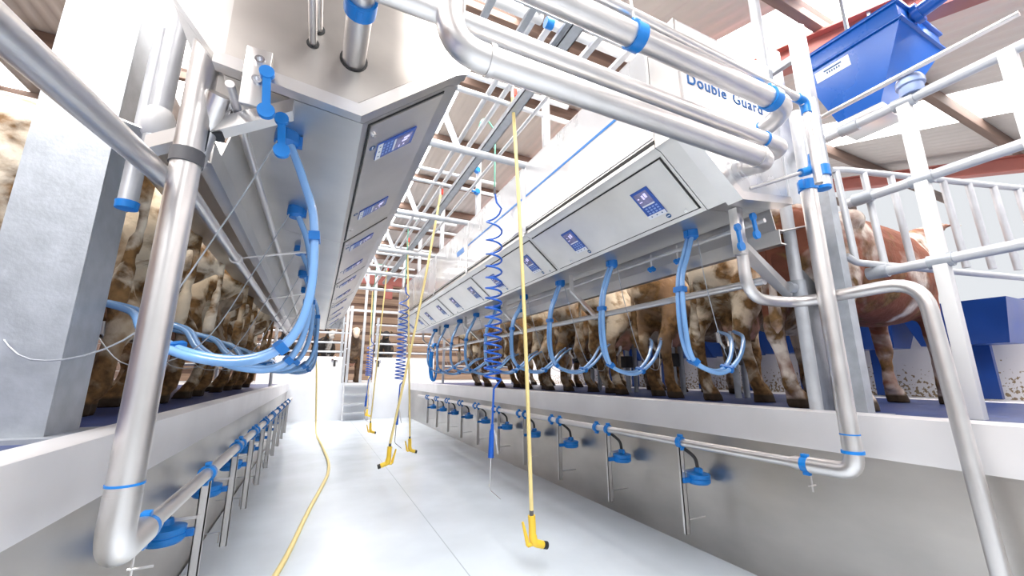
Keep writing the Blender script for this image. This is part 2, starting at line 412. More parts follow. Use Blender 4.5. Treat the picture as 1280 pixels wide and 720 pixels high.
    MB().hexa([(X(s,2.262),ys,2.25),(X(s,2.262),8.9,2.25),(X(s,2.318),8.9,2.012),(X(s,2.318),ys,2.012),(X(s,2.268),ys,2.25),(X(s,2.268),8.9,2.25),(X(s,2.324),8.9,2.012),(X(s,2.324),ys,2.012)]).obj('upright_sheet', M['sheet'], sp)
    # rump rail with its hanging arms
    rr = thing('rump_rail', (X(s,2.31) if s > 0 else -.485,1.7,1.74), 'long stainless rump rail behind the %s cows' % SN[s], 'rail')
    rx, rz = (X(s,2.31),1.74) if s > 0 else (-.485,1.87)
    MB().tube([(rx,1.42 if s > 0 else 1.66,rz),(rx,9.0,rz)], .024, 16).obj('rail', M['pipe'], rr)
    for y in ([3.02,4.5,5.98,7.46,8.8] if s > 0 else [2.75,4.2,5.7,7.2,8.6]):
        xa = X(s,2.05)
        MB().box((xa-.02,y-.004,1.95), (xa+.02,y+.004,2.11)).hexa(
            [(xa-.02,y-.015,1.96),(xa+.02,y-.015,1.96),(rx+.02,y-.015,rz+.005),(rx-.02,y-.015,rz-.005),
             (xa-.02,y+.015,1.96),(xa+.02,y+.015,1.96),(rx+.02,y+.015,rz+.005),(rx-.02,y+.015,rz-.005)]).obj('hanger_arm', M['steel'], rr)
        MB().ring((rx,y,rz),(0,1,0),.0242,.032,.04).obj('clamp', M['steel'], rr)

# ------------------------------------------------------------------ milk hoses from the cabinet undersides
def hose_set(s, k, y):
    t = thing('milk_hose', (X(s,2.09),y,2.07),
              'twin light blue milk hose looping from cabinet, %s from the near end, %s row' % (ORD[k], SN[s]), 'hose', 'twin light blue milk hoses')
    MB().lathe((X(s,2.09),y,2.115),(0,0,-1),((.0,0),(.042,.0),(.044,.02),(.044,.05),(.036,.058),(.03,.066),(0,.066)),24).box((X(s,2.05)-.012,y-.014,2.06),(X(s,2.05)+.012,y+.014,2.10)).obj('connector_cap', M['blued'], t)
    v = (random.random()-.5)*.05; dz = (random.random()-.5)*.05
    pts = [(2.075,0,2.06),(2.02,.0,1.93),(1.965+v,0,1.77),(1.95+v,0,1.5),(2.00+v,.01,1.33+dz),(2.13,.02,1.255+dz),(2.32,.05,1.245+dz),(2.52,.10,1.345+dz),(2.72,.22,1.47),(3.0,.5,1.55)]
    if s < 0: pts[-4:] = [(2.32,.10,1.28+dz),(2.50,.34,1.37+dz),(2.66,.66,1.48),(2.95,.80,1.55)]
    cur = {}
    for e in (-1,1):
        P = []
        for i, p in enumerate(pts):
            sp = .016 if i < 7 else .016+.02*(i-6)
            P.append((X(s,p[0])+(.013*e if i > 3 else .0)*0, y+p[1]+e*sp*(.9 if i != 3 else 1.2), p[2]+e*.006))
        cur[e] = catmull(P, 8)
        MB().tube(cur[e], .0148, 10).obj('tube', M['hose'], t)
    for i in (18,34,50):
        a, b = cur[-1][i], cur[1][i]; tt = (cur[1][i+1]-cur[1][i-1]).normalized()
        side = (b-a).normalized(); up = side.cross(tt).normalized(); m = (a+b)/2; side = up.cross(tt)
        h = (b-a).length/2+.019
        c8 = [m+side*i1*h+up*i2*.019+tt*i3*.016 for i3 in (-1,1) for i1, i2 in ((-1,-1),(1,-1),(1,1),(-1,1))]
        MB().hexa(c8).obj('clip', M['blued'], t)
    w = MB().tube(catmull([(X(s,2.12),y-.02,2.06),(X(s,2.25),y+.05,1.75),(X(s,2.45),y+.12,1.35),(X(s,2.75),y+.25,1.25),(X(s,3.0),y+.45,1.45)],6), .003, 6)
    tag(w.obj('retraction_cord', M['galv']), 'thin grey retraction cord beside %s twin hose from near end, %s row' % (ORD[k], SN[s]), 'cord', 'retraction cords')
    # cluster hanging at the udder
    cl = thing('milking_cluster', (X(s,3.27),y+.64,1.42), 'black milking cluster under %s udder from near end, %s row' % (ORD[k], SN[s]), 'milking cluster', 'milking clusters under the udders')
    MB().lathe((X(s,3.22),y+.64,1.37),(0,0,1),((0,0),(.03,.0),(.05,.02),(.052,.05),(.03,.075),(0,.08)),16).obj('claw_bowl', M['black'], cl)
    for dx in (-.05,.05):
        for dy in (-.05,.05):
            MB().tube([(X(s,3.22)+dx*.6,y+.64+dy*.6,1.43),(X(s,3.22)+dx*1.2,y+.64+dy*1.2,1.50)], .012, 8).tube([(X(s,3.22)+dx*1.2,y+.64+dy*1.2,1.48),(X(s,3.22)+dx*1.3,y+.64+dy*1.3,1.57)], [.017,.021], 10).obj('teat_cup', M['pipe'], cl)
NY = 9
for k in range(NY): hose_set(1, k, 1.71+.778*k)
for k in range(NY): hose_set(-1, k, 1.62+.778*k)

# small blue handles under the cabinets
def handle(s, x, y, z, lab, L=.10):
    t = tag(MB().lathe((X(s,x),y-.006,z+L/2),(0,1,0),((0,0),(.021,0),(.021,.016),(0,.016)),16).lathe((X(s,x)+.012,y-.006,z-L/2),(0,1,0),((0,0),(.024,0),(.024,.016),(0,.016)),16)
            .hexa([(X(s,x)-.011,y-.004,z+L/2),(X(s,x)+.011,y-.004,z+L/2),(X(s,x)+.011,y+.008,z+L/2),(X(s,x)-.011,y+.008,z+L/2),
                   (X(s,x)+.001,y-.004,z-L/2),(X(s,x)+.023,y-.004,z-L/2),(X(s,x)+.023,y+.008,z-L/2),(X(s,x)+.001,y+.008,z-L/2)]).obj('release_handle', M['blue']), lab, 'handle')
    return t
handle(1, 2.045, 1.27, 1.985, 'blue dumbbell shaped handle on the right end arm, upper of the two')
handle(1, 1.905, 1.27, 1.90, 'blue dumbbell shaped handle on the right end arm, lower of the two')
handle(-1, 2.13, 1.285, 2.045, 'blue dumbbell shaped handle beside the left end arm, nearer the roof', .13)
handle(-1, 2.085, 1.36, 1.955, 'blue dumbbell shaped handle beside the left hose cap', .11)
for i, y in enumerate((1.95,2.2,3.62,4.4)):
    t = thing('cord_pulley', (2.225,y,2.03), 'small blue cord pulley hanging below right cabinets, %s from near end' % ORD[i], 'pulley', 'small blue cord pulleys')
    MB().tube([(2.225,y,2.10),(2.225,y,2.0)], .006, 8).obj('stem', M['steel'], t)
    MB().lathe((2.225,y-.015,1.985),(0,1,0),((0,0),(.022,0),(.014,.015),(.022,.03),(0,.03)),14).box((2.20,y-.018,1.975),(2.25,y+.018,1.995)).obj('wheel', M['blue'], t)

# ------------------------------------------------------------------ milk line, jetter cups
RX = 2.33
def milk_line(s):
    ye = 1.13 if s > 0 else 1.45
    zt = 2.24 if s > 0 else 3.1
    t = thing('milk_line', (X(s,RX),ye,.73), 'stainless milk line, upright pipe turning along the %s pit wall' % SN[s], 'pipe')
    MB().tube([(X(s,RX),ye,zt),(X(s,RX),ye,.90)], .039, 24).obj('upright_pipe', M['pipe'], t)
    MB().tube(bent([(X(s,RX),ye,.90),(X(s,RX),ye,.755),(X(s,RX),ye+.20,.752)], .11), .040, 24).obj('elbow', M['pipe'], t)
    MB().tube([(X(s,RX),ye+.19,.752),(X(s,RX),ye+.27,.751),(X(s,RX),ye+.30,.75)], [.034,.034,.026], 20).tube([(X(s,RX),ye+.29,.75),(X(s,RX),10.2,.715)], .026, 18).obj('horizontal_pipe', M['pipe'], t)
    MB().ring((X(s,RX),ye,.925),(0,0,1),.0392,.0412,.006).obj('seal_ring', M['blue'], t)
    if s > 0: MB().ring((X(s,RX),ye,.845),(0,0,1),.039,.046,.014).obj('seal_ring', M['blue'], t)
    if s > 0:
        MB().ring((X(s,RX),ye,2.21),(0,0,1),.039,.047,.055).box((X(s,RX)-.065,ye-.012,2.185),(X(s,RX)+.065,ye+.012,2.235),.004).obj('pipe_clamp', M['blue'], t)
        MB().tube([(RX,ye,2.24),(RX,ye,2.66)], .034, 20).obj('upper_pipe', M['galvp'], t)
    else:
        MB().ring((X(s,RX),ye,1.855),(0,0,1),.0392,.044,.045).obj('strap', M['grey'], t)
    MB().tube([(X(s,RX)+.01*s,ye+.21,.70),(X(s,RX)+.01*s,ye+.21,.62)], .004, 6).tube([(X(s,RX)-.02,ye+.21,.65),(X(s,RX)+.04,ye+.21,.65)], .004, 6).obj('wing_bolt', M['steel'], t)
    return ye
for s in (1,-1):
    ye = milk_line(s)
    yj0, dy, n = (2.16,.785,10) if s > 0 else (2.47,.79,9)
    pc = [ye+.22]+[yj0+dy*k for k in range(n)]+[yj0+dy*k+.16 for k in range(1,n)]
    for i, y in enumerate(sorted(pc)):
        z = .75-.035*(y-1.4)/8.8
        c = MB().ring((X(s,RX),y,z),(0,1,0),.0262,.038,.034,16).box((X(s,RX)-.012,y-.017,z-.052),(X(s,RX)+.012,y+.017,z-.03),.003).box((X(s,RX)-.012,y-.017,z+.03),(X(s,RX)+.012,y+.017,z+.052),.003)
        tag(c.obj('pipe_clamp', M['blue']), 'blue plastic pipe clamp, %s from near end of the %s milk line' % ((ORD+['fifteenth','sixteenth','seventeenth','eighteenth','nineteenth','twentieth'])[i], SN[s]), 'clamp', 'blue pipe clamps on the milk lines')
    for k in range(n):
        y = yj0+dy*k; z = .75-.035*(y-1.4)/8.8
        x0 = X(s,RX)
        t = thing('jetter_cup', (x0,y,.15), 'blue jetter cup on a hanging steel channel, %s from near end, %s pit wall' % (ORD[k], SN[s]), 'jetter cup', 'blue jetter cups along the pit walls')
        MB().box((x0-.019,y-.003,.17),(x0+.019,y+.003,z-.03)).box((x0-.019,y-.003,.17),(x0-.014,y+.018,z-.03)).box((x0+.014,y-.003,.17),(x0+.019,y+.018,z-.03)).obj('hanging_channel', M['steel'], t)
        MB().tube([(x0,y+.01,.25),(x0+s*.19,y+.01,.25)], .004, 6).tube([(x0+s*.03,y+.01,.25),(x0+s*.03,y+.01,.19)], .004, 6).obj('foot_rod', M['steel'], t)
        xb = X(s,2.45)
        MB().lathe((xb,y-.02,.475),(0,0,1),((0,0),(.066,0),(.076,.012),(.076,.03),(.072,.033),(.072,.037),(.077,.04),(.077,.062),(.06,.068),(.03,.075),(.024,.10),(0,.105)),24).box((xb-.03,y-.075,.545),(xb-.012,y-.05,.58),.004).obj('bowl', M['blue'], t)
        MB().box((x0-.015,y-.02,.488),(xb,y+.01,.518)).obj('bracket_arm', M['blued'], t)
        MB().box((x0,y-.008,.555),(xb+s*.0,y+.004,.568)).obj('support_bar', M['steel'], t)
        MB().tube(catmull([(xb,y-.02,.57),(xb-s*.01,y-.01,.64),(x0+s*.05,y+.02,.70),(x0+s*.01,y+.03,z-.01)],5), .012, 10).obj('rubber_tube', M['black'], t)

# ------------------------------------------------------------------ overhead pipes crossing the pit at the near end
YP = 1.0
def t_pipe(name, label, pts, r, m, rad=.1, seg=24):
    t = thing(name, pts[0], label, 'pipe')
    MB().tube(bent(pts, rad), r, seg).obj('pipe', m, t); return t
A = t_pipe('vacuum_pipe', 'thickest stainless pipe crossing the pit, lowest of the crossing pipes', [(.27,YP,3.4),(.27,YP,2.16),(1.80,YP,2.16),(1.85,1.21,2.235)], .044, M['pipe'], .11)
MB().ring((.40,YP,2.16),(1,0,0),.044,.050,.016,24).obj('joint_ring', M['pipe'], A)
MB().ring((1.70,YP,2.16),(1,0,0),.044,.049,.02,24).obj('joint_ring', M['pipe'], A)
MB().ring((1.845,1.165,2.226),(.1,1,.3),.043,.056,.03,24).ring((1.835,1.13,2.212),(.1,1,.3),.043,.052,.012,24).obj('end_clamp', M['chrome'], A)
B = t_pipe('wash_line', 'slimmer stainless pipe just above the lowest crossing pipe', [(-.6,YP+.02,2.285),(1.97,YP+.02,2.285),(2.02,1.21,2.31)], .032, M['pipe'], .08)
MB().ring((1.80,YP+.02,2.285),(1,0,0),.032,.037,.01).obj('seal_ring', M['blue'], B)
Cc = t_pipe('milk_transfer_pipe', 'stainless crossing pipe with two blue clamps, above the other two', [(-.5,YP,2.51),(2.02,YP,2.51),(2.04,1.21,2.47)], .045, M['pipe'], .11)
for x in (1.02,1.87):
    MB().ring((x,YP,2.51),(1,0,0),.045,.054,.05,24).box((x-.02,YP-.018,2.555),(x+.02,YP+.018,2.585),.004).obj('pipe_clamp', M['blue'], Cc)
MB().ring((2.035,1.15,2.48),(0,1,-.1),.045,.050,.008).obj('seal_ring', M['blue'], Cc)
MB().tube([(1.02,YP,2.58),(1.03,YP+.03,2.80)], .006, 6).obj('hanger_tie', M['white'], Cc)
D1 = t_pipe('galvanised_crossbar', 'thick galvanised crossbar running to the round post near the blue hopper', [(.3,1.42,3.2),(2.6,1.42,3.2)], .036, M['galvp'])
D2 = t_pipe('air_line', 'thin stainless air line ending in blue elbow beside right posts', [(.4,1.02,2.66),(2.21,1.02,2.62),(2.21,1.02,2.15)], .019, M['pipe'], .05, 14)
MB().tube(bent([(2.14,1.02,2.622),(2.21,1.02,2.62),(2.21,1.02,2.55)], .05), .024, 14).obj('elbow_fitting', M['blue'], D2)
D3 = thing('return_line', (2.24,1.05,2.2), 'thin stainless rod with blue elbow joining right cabinet end to the milk line', 'pipe')
MB().tube([(1.93,1.2,2.14),(2.20,1.06,2.235)], .010, 10).obj('pipe', M['pipe'], D3)
MB().tube(bent([(2.17,1.075,2.225),(2.235,1.045,2.245),(2.24,1.04,2.33)], .05), .022, 14).obj('elbow_fitting', M['blue'], D3)
T = thing('capped_pipe', (2.42,1.10,2.2), 'short upright pipe with blue clamp and blue end cap behind right milk line', 'pipe')
MB().tube([(2.42,1.10,2.75),(2.42,1.10,2.21)], .036, 20).obj('pipe', M['galvp'], T)
MB().ring((2.42,1.10,2.30),(0,0,1),.036,.045,.06).box((2.365,1.088,2.28),(2.475,1.112,2.32),.004).obj('pipe_clamp', M['blue'], T)
MB().lathe((2.42,1.10,2.195),(0,0,1),((0,0),(.036,.002),(.038,.018),(.036,.018)),20).obj('end_cap', M['blue'], T)
T = thing('capped_pipe', (-.75,1.95,1.85), 'short pipe with blue end cap beside the left galvanised column', 'pipe')
MB().tube([(-.70,1.90,2.6),(-.70,1.90,1.84)], .03, 18).obj('pipe', M['galvp'], T)
MB().lathe((-.70,1.90,1.81),(0,0,1),((0,0),(.034,.002),(.036,.03),(.031,.03)),18).obj('end_cap', M['blue'], T)
# pipes entering the left end housing along Y
P1 = thing('entry_pipe', (.03,1.2,2.275), 'wide stainless pipe with blue clamp entering the left cabinet end', 'pipe')
MB().tube([(.02,1.335,2.275),(.02,.35,2.275)], .038, 24).obj('pipe', M['pipe'], P1)
MB().ring((.02,1.08,2.275),(0,1,0),.038,.047,.05,24).box((.01,1.06,2.226),(.03,1.10,2.242),.004).box((.01,1.06,2.308),(.03,1.10,2.34),.004).obj('pipe_clamp', M['blue'], P1)
for i, (x, z, r, lab) in enumerate(((-.11,2.29,.012,'thin stainless pipe entering the left cabinet end, lower of two thin ones'),(-.10,2.35,.014,'thin stainless pipe entering the left cabinet end, upper of two thin ones'))):
    tag(MB().tube([(x,1.335,z),(x,.3,z)], r, 14).obj('entry_pipe', M['pipe']), lab, 'pipe')

# ------------------------------------------------------------------ right near end: posts, arm, guard, gate, fence
t = thing('end_arm', (2.0,1.33,2.0), 'stainless box arm dropping from right cabinet end to the round post', 'arm')
MB().box((1.965,1.305,1.83),(2.015,1.355,2.09),.003).obj('drop_plate', M['steel'], t)
MB().hexa([(1.965,1.305,1.90),(2.015,1.305,1.90),(2.58,1.42,1.72),(2.56,1.42,1.67),(1.965,1.355,1.86),(2.015,1.355,1.86),(2.58,1.47,1.72),(2.56,1.47,1.67)]).obj('brace', M['steel'], t)
t = thing('end_arm', (-.2,1.42,2.0), 'stainless box arm reaching from left cabinet end towards the cows', 'arm')
MB().hexa([(-.15,1.38,2.06),(-.15,1.44,2.06),(-.56,1.60,1.90),(-.56,1.54,1.90),(-.15,1.38,2.11),(-.15,1.44,2.11),(-.56,1.60,1.95),(-.56,1.54,1.95)]).obj('arm', M['steel'], t)
MB().box((-.285,1.305,2.0),(-.215,1.318,2.20),.003).obj('mount_plate', M['steel'], t)
for z in (2.085,2.155): MB().lathe((-.245,1.305,z),(0,-1,0),((.014,0),(.014,.012),(.008,.012),(.008,.002)),14).obj('bolt', M['chrome'], t)
t = thing('clamp_bracket', (-.38,1.5,2.03), 'small chrome clamp block with black strap on the left end arm', 'bracket')
MB().box((-.42,1.46,2.02),(-.33,1.54,2.09),.008).obj('block', M['chrome'], t)
MB().box((-.43,1.47,1.97),(-.35,1.53,2.02),.006).tube([(-.40,1.47,2.0),(-.40,1.46,1.90)], .02, 10).obj('strap', M['black'], t)
tag(MB().tube(bent([(2.035,1.35,1.93),(2.035,1.35,1.60),(2.42,1.33,1.60),(2.42,.79,1.62),(2.42,.74,.0)], .14), .030, 20).obj('guard_rail', M['pipe']),
    'bent stainless guard rail curving from right cabinet end towards the viewer', 'rail')
tag(MB().tube(bent([(-.36,1.42,2.08),(-.44,1.58,1.88),(-.50,1.60,1.83),(-.50,.55,1.70),(-.50,.50,.972)], .08), .032, 20).obj('guard_rail', M['pipe']),
    'stainless guard rail slanting past the left upright pipe', 'rail')
t = thing('square_post', (2.75,1.25,.985), 'galvanised square post with sloping top right of the milk line upright', 'post')
MB().hexa([(2.712,1.212,.985),(2.788,1.212,.985),(2.788,1.288,.985),(2.712,1.288,.985),(2.712,1.212,3.52),(2.788,1.212,3.54),(2.788,1.288,3.54),(2.712,1.288,3.52)]).obj('post', M['galv'], t)
MB().box((2.65,1.15,.985),(2.85,1.35,.997),.002).obj('base_plate', M['galv'], t)
t = thing('square_post', (2.90,1.52,.985), 'wide galvanised post standing behind the sloping-topped square post', 'post')
MB().box((2.82,1.48,.985),(2.98,1.56,3.62),.004).obj('post', M['galv'], t)
MB().box((2.79,1.27,3.34),(2.83,1.50,3.39),.003).obj('link', M['galv'], t)
t = thing('round_post', (2.63,1.42,.985), 'round galvanised post with sleeve clamps by the right cabinet end', 'post')
MB().tube([(2.63,1.42,.985),(2.63,1.42,4.3)], .034, 20).obj('post', M['galvp'], t)
for z in (1.72,3.2): MB().tube([(2.63,1.42,z-.05),(2.63,1.42,z+.05)], .044, 20).lathe((2.585,1.42,z),(-1,0,0),((.030,0),(.030,.05),(.036,.05),(.036,.062),(0,.062)),16).obj('sleeve_clamp', M['galv'], t)
# barred gate
g0, gd = V((2.80,1.22,0)), V((.955,-.296,0)); gd.normalize()
def G(a, z): p = g0+gd*a; return (p.x,p.y,z)
t = thing('barred_gate', (2.8,1.22,1.86), 'galvanised barred gate in front of the red and white cow', 'gate')
MB().tube(bent([G(0,1.90),G(.06,1.86),G(1.5,1.80)], .1), .020, 14).tube(bent([G(0,2.46),G(.1,2.47),G(1.5,2.44)], .1), .020, 14).obj('frame', M['galvp'], t)
for i in range(8): MB().tube([G(.04+.20*i,2.46),G(.06+.20*i,1.86)], .019, 12).obj('bar', M['galvp'], t)
t = thing('side_fence', (3.0,.88,.985), 'galvanised pipe fence with white post below the blue hopper', 'fence')
MB().box((2.96,.855,.985),(3.02,.915,2.80),.004).obj('post', M['white'], t)
MB().box((2.96,.45,.985),(3.02,.51,2.80),.004).obj('post', M['white'], t)
for z, y1, lab in ((2.77,1.50,''),(2.28,1.24,''),(1.80,1.2,'')):
    r = MB().tube([(2.99,y1,z),(2.99,.3,z+.02)], .028, 16).obj('rail', M['galvp'], t)
    for y in (.885,1.16): MB().tube([(2.99,y-.05,z+.005),(2.99,y+.05,z+.005)], .038, 16).obj('sleeve', M['galv'], r)
MB().tube([(2.92,1.30,2.90),(2.92,.40,2.92)], .016, 12).obj('rail', M['pipe'], t)
t = thing('float_cup', (2.99,.83,2.82), 'round blue-grey float cup on the top rail below the hopper', 'cap')
MB().lathe((2.99,.84,2.80),(0,0,1),((0,0),(.05,0),(.055,.02),(.055,.05),(.066,.055),(.066,.085),(.055,.11),(0,.125)),20).obj('cup', M['bluegrey'], t)

# left near end
t = thing('galvanised_column', (-.93,2.05,.985), 'broad galvanised steel column at the left edge, partly behind the upright pipe', 'column')
cx0, cx1, cy0, cy1 = -1.03,-.80,1.95,2.18
MB().box((cx0,cy0,.985),(cx1,cy0+.012,4.5)).box((cx0,cy1-.012,.985),(cx1,cy1,4.5)).box((cx0+.10,cy0+.013,.985),(cx0+.115,cy1-.013,4.5)).box((cx1-.012,cy0+.013,.985),(cx1,cy1-.013,4.5)).obj('flange_section', M['galv'], t)
MB().box((cx0-.06,cy0-.06,.985),(cx1+.06,cy1+.06,1.0)).obj('base_plate', M['galv'], t)
t = thing('hanging_post', (-.62,1.78,2.02), 'round galvanised tube between the left column and the upright pipe, ending at a white fitting', 'post')
MB().tube([(-.62,1.78,2.02),(-.62,1.78,4.0)], .034, 18).obj('post', M['galvp'], t)
for z in (2.12,2.78): MB().ell((-.62,1.78,z),(.055,.055,.075)).obj('fitting', M['white'] if z < 2.5 else M['galv'], t)

# hopper
t = thing('feed_hopper', (3.7,1.25,3.1), 'deep blue feed hopper hanging above the right cow row', 'hopper')
top = [(3.4,.93),(4.05,.93),(4.05,1.56),(3.4,1.56)]; bot = [(3.5,1.16),(3.75,1.16),(3.75,1.41),(3.5,1.41)]
MB().loft([[(x,y,3.10) for x,y in bot],[(x,y,3.60) for x,y in top],[(x,y,3.74) for x,y in top]]).obj('bin', M['hopper'], t)
MB().box((3.38,.91,3.60),(4.07,1.58,3.618),.004).box((3.38,.91,3.73),(4.07,1.58,3.755),.004).obj('rim', M['hopper'], t)
MB().box((3.46,1.13,3.06),(3.79,1.44,3.11),.006).obj('outlet', M['steel'], t)
nl = MB()
q0, q1 = V((3.4,0,3.60)), V((3.5,0,3.10)); qd = (q1-q0).normalized(); qn = V((-1,0,-.2)).normalized()
def HP(y, a, w): p = q0+qd*a+qn*w; return V((p.x,y,p.z))
def hslab(mb, y0, y1, a0, a1, w0, w1): return mb.hexa([HP(y0,a0,w0),HP(y1,a0,w0),HP(y1,a1,w0),HP(y0,a1,w0),HP(y0,a0,w1),HP(y1,a0,w1),HP(y1,a1,w1),HP(y0,a1,w1)])
lb = hslab(nl, 1.24, 1.47, .03, .115, .001, .003).obj('name_label', M['label'], t)
nm = MB(); hslab(nm, 1.29, 1.41, .048, .060, .003, .004)
for i in range(6): hslab(nm, 1.305+i*.016, 1.314+i*.016, .068, .084, .003, .004)
nm.obj('name_print', M['navy'], lb)
MB().tube([(3.62,.96,3.70),(3.62,.2,3.83)], .05, 18).obj('filling_pipe', M['hopper'], t)
MB().ring((3.62,.90,3.71),(0,1,-.17),.05,.075,.04).obj('collar', M['hopper'], t)
for x in (3.5,3.95): MB().tube([(x,1.25,3.74),(x,1.25,roof_z(1.25)-.03)], .015, 8).obj('hanger_rod', M['galv'], t)

# feed troughs along the far side of the stalls
for s in (1,-1):
    for k in range(10):
        y = 1.2+.79*k
        t = thing('feed_trough', (X(s,5.1),y+.385,1.46), 'blue plastic feed trough, %s from near end, before the %s cows' % (ORD[k], SN[s]), 'trough', 'blue feed troughs')
        MB().loft([[(X(s,x),y+a*.385+.385,z) for x,a,z in ((5.40,-.75,1.48),(5.75,-.75,1.48),(5.75,.75,1.48),(5.40,.75,1.48))],
                   [(X(s,x),y+a*.385+.385,z) for x,a,z in ((5.23,-.97,1.86),(5.87,-.97,1.86),(5.87,.97,1.86),(5.23,.97,1.86))],
                   [(X(s,x),y+a*.385+.385,z) for x,a,z in ((5.27,-.9,1.86),(5.83,-.9,1.86),(5.83,.9,1.86),(5.27,.9,1.86))],
                   [(X(s,x),y+a*.385+.385,z) for x,a,z in ((5.42,-.7,1.52),(5.73,-.7,1.52),(5.73,.7,1.52),(5.42,.7,1.52))]]).obj('bin', M['trough'], t)
        MB().box((X(s,5.84),y+.005,1.80),(X(s,5.90),y+.765,1.90),.004).box((X(s,5.70),y+.3,.985),(X(s,5.76),y+.44,1.50)).obj('back_rail', M['trough'], t)
# stall posts seen between the legs
for k in range(5):
    y = 1.93+.778*k
    t = thing('stall_post', (3.75,y,.985), 'dark stall post standing between cows, %s from near end, right row' % ORD[k], 'post', 'stall posts between the right cows')
    MB().tube([(3.75,y,.985),(3.75,y,2.0)], .03, 12).tube([(3.88,y,.985),(3.88,y,2.0)], .03, 12).obj('post', M['galv'], t)
    MB().box((3.68,y-.05,1.30),(3.80,y+.05,1.45),.005).obj('bracket_box', M['black'], t)

# ------------------------------------------------------------------ gantry above the pit
for i, y in enumerate((2.85,4.36,5.88,7.35,8.83)):
    tag(MB().tube([(.36,y,3.0),(1.56,y,3.0)], .031, 16).obj('gantry_crossbar', M['galvp']), 'round galvanised crossbar between the cabinet tops, %s from near end' % ORD[i], 'crossbar', 'gantry crossbars')
    tag(MB().hexa([(.84,y-.004,3.02),(.90,y-.004,3.02),(.72,y-.004,3.42),(.66,y-.004,3.42),(.84,y+.004,3.02),(.90,y+.004,3.02),(.72,y+.004,3.42),(.66,y+.004,3.42)]).obj('diagonal_brace', M['galv']),
        'flat diagonal brace rising from crossbar, %s from near end' % ORD[i], 'brace', 'diagonal gantry braces')
for i, y in enumerate((2.55,4.12,5.65,7.15,8.6)):
    t = thing('gantry_post', (1.52,y,3.0), 'upright gantry post on right cabinet top, %s from near end' % ORD[i], 'post', 'gantry posts')
    MB().tube([(1.53,y,3.0),(1.53,y,3.85)], .033, 14).obj('post', M['galvp'], t)
    if i == 1:
        for z in (3.28,3.55): MB().lathe((1.49,y-.03,z),(0,-1,0),((0,0),(.03,0),(.022,.03),(.03,.06),(0,.06)),12).box((1.43,y-.06,z-.01),(1.53,y-.045,z+.01)).obj('valve', M['blue'], t)
    MB().tube([(.5,y,3.46),(1.75,y,3.46)], .020, 12).tube([(.5,y,3.31),(1.85,y,3.31)], .020, 12).obj('cross_tube', M['galvp'], t)
t = thing('gantry_channel', (1.2,2.1,3.22), 'long galvanised channel running lengthwise between the cabinet rows', 'beam')
MB().box((1.17,1.5,3.205),(1.25,9.2,3.212)).box((1.17,1.5,3.205),(1.176,9.2,3.26)).box((1.244,1.5,3.205),(1.25,9.2,3.26)).obj('channel', M['galv'], t)
for i, (x, z, r, lab) in enumerate(((1.42,3.30,.016,'thin galvanised rod lengthwise beside the gantry posts'),(1.02,3.36,.02,'grey conduit lengthwise left of the water line'),(.55,3.52,.02,'galvanised tube lengthwise above the left cabinets'))):
    tag(MB().tube([(x,1.5,z),(x,9.2,z)], r, 10).obj('lengthwise_tube', M['galvp']), lab, 'tube')
w = thing('water_line', (1.18,2.2,3.46), 'overhead water pipe carrying the red valves and yellow hoses', 'pipe')
MB().tube([(1.18,1.6,3.44),(1.18,11.6,3.52)], .022, 12).obj('pipe', M['galvp'], w)
tr = thing('cable_ladder', (.9,1.75,3.25), 'galvanised cable ladder crossing the pit above the big pipes', 'cable ladder')
for y in (1.64,1.92): MB().box((-.6,y-.006,3.22),(1.9,y+.006,3.28)).obj('side_rail', M['galv'], tr)
for i in range(11): MB().box((-.5+.235*i,1.64,3.235),(-.46+.235*i,1.92,3.26)).obj('rung', M['galv'], tr)
tag(MB().tube([(-.6,1.78,3.33),(1.05,1.78,3.33)], .03, 14).obj('drain_pipe', M['white']), 'white pipe lying on the cable ladder, left piece', 'pipe')
o = thing('drain_pipe', (1.1,1.78,3.33), 'white pipe with blue end plug lying on the cable ladder', 'pipe')
MB().tube([(1.13,1.78,3.33),(1.9,1.78,3.33)], .03, 14).obj('pipe', M['white'], o); MB().tube([(1.08,1.78,3.33),(1.13,1.78,3.33)], .033, 14).obj('end_plug', M['blue'], o)

# ------------------------------------------------------------------ hanging yellow hoses
def gun(parent, p, ang):
    x, y, z = p
    R = Matrix.Rotation(ang, 3, 'Z')
    def q(a, b, c): v = R @ V((a, b, c)); return (x+v.x, y+v.y, z+v.z)
    MB().tube([q(0,0,.0),q(0,0,-.035)], .014, 12).obj('collar', M['grey'], parent)
    MB().tube(catmull([q(0,0,-.03),q(.004,0,-.09),q(.006,0,-.15),q(.02,0,-.19),q(.055,0,-.205),q(.085,0,-.215)],5), [.024]*10+[.027]*6+[.024]*9+[.021], 14).obj('gun_body', M['gun'], parent)
    MB().tube([q(.085,0,-.215),q(.112,0,-.222)], .0235, 14).obj('nozzle_tip', M['black'], parent)
    MB().tube([q(-.03,0,-.20),q(-.035,0,-.17),q(-.065,0,-.06)], [.012,.014,.008], 8).tube([q(-.03,0,-.20),q(.02,0,-.195)], .014, 8).obj('trigger', M['gun'], parent)
def whose(top, bot, sag, lab, ang=0., valve=True):
    t = thing('wash_down_hose', (bot[0],bot[1],bot[2]), lab, 'hose')
    top, bot = V(top), V(bot)
    P = [top]+[top.lerp(bot, f)+V(sag)*math.sin(PI*f) for f in (.2,.4,.6,.8)]+[bot]
    MB().tube(catmull(P,6), .0135, 12).obj('hose', M['yellow'], t)
    if valve:
        MB().tube([top+V((0,0,.10)),top], .014, 10).obj('tail_fitting', M['white'], t)
        MB().box(top+V((.006,-.02,.01)), top+V((.03,.02,.08)), .004).obj('valve_lever', M['red'], t)
    gun(t, bot, ang); return t
whose((1.20,2.5,3.34),(1.345,2.52,.345),(.015,0,0),'nearest hanging yellow wash hose with spray gun',0)
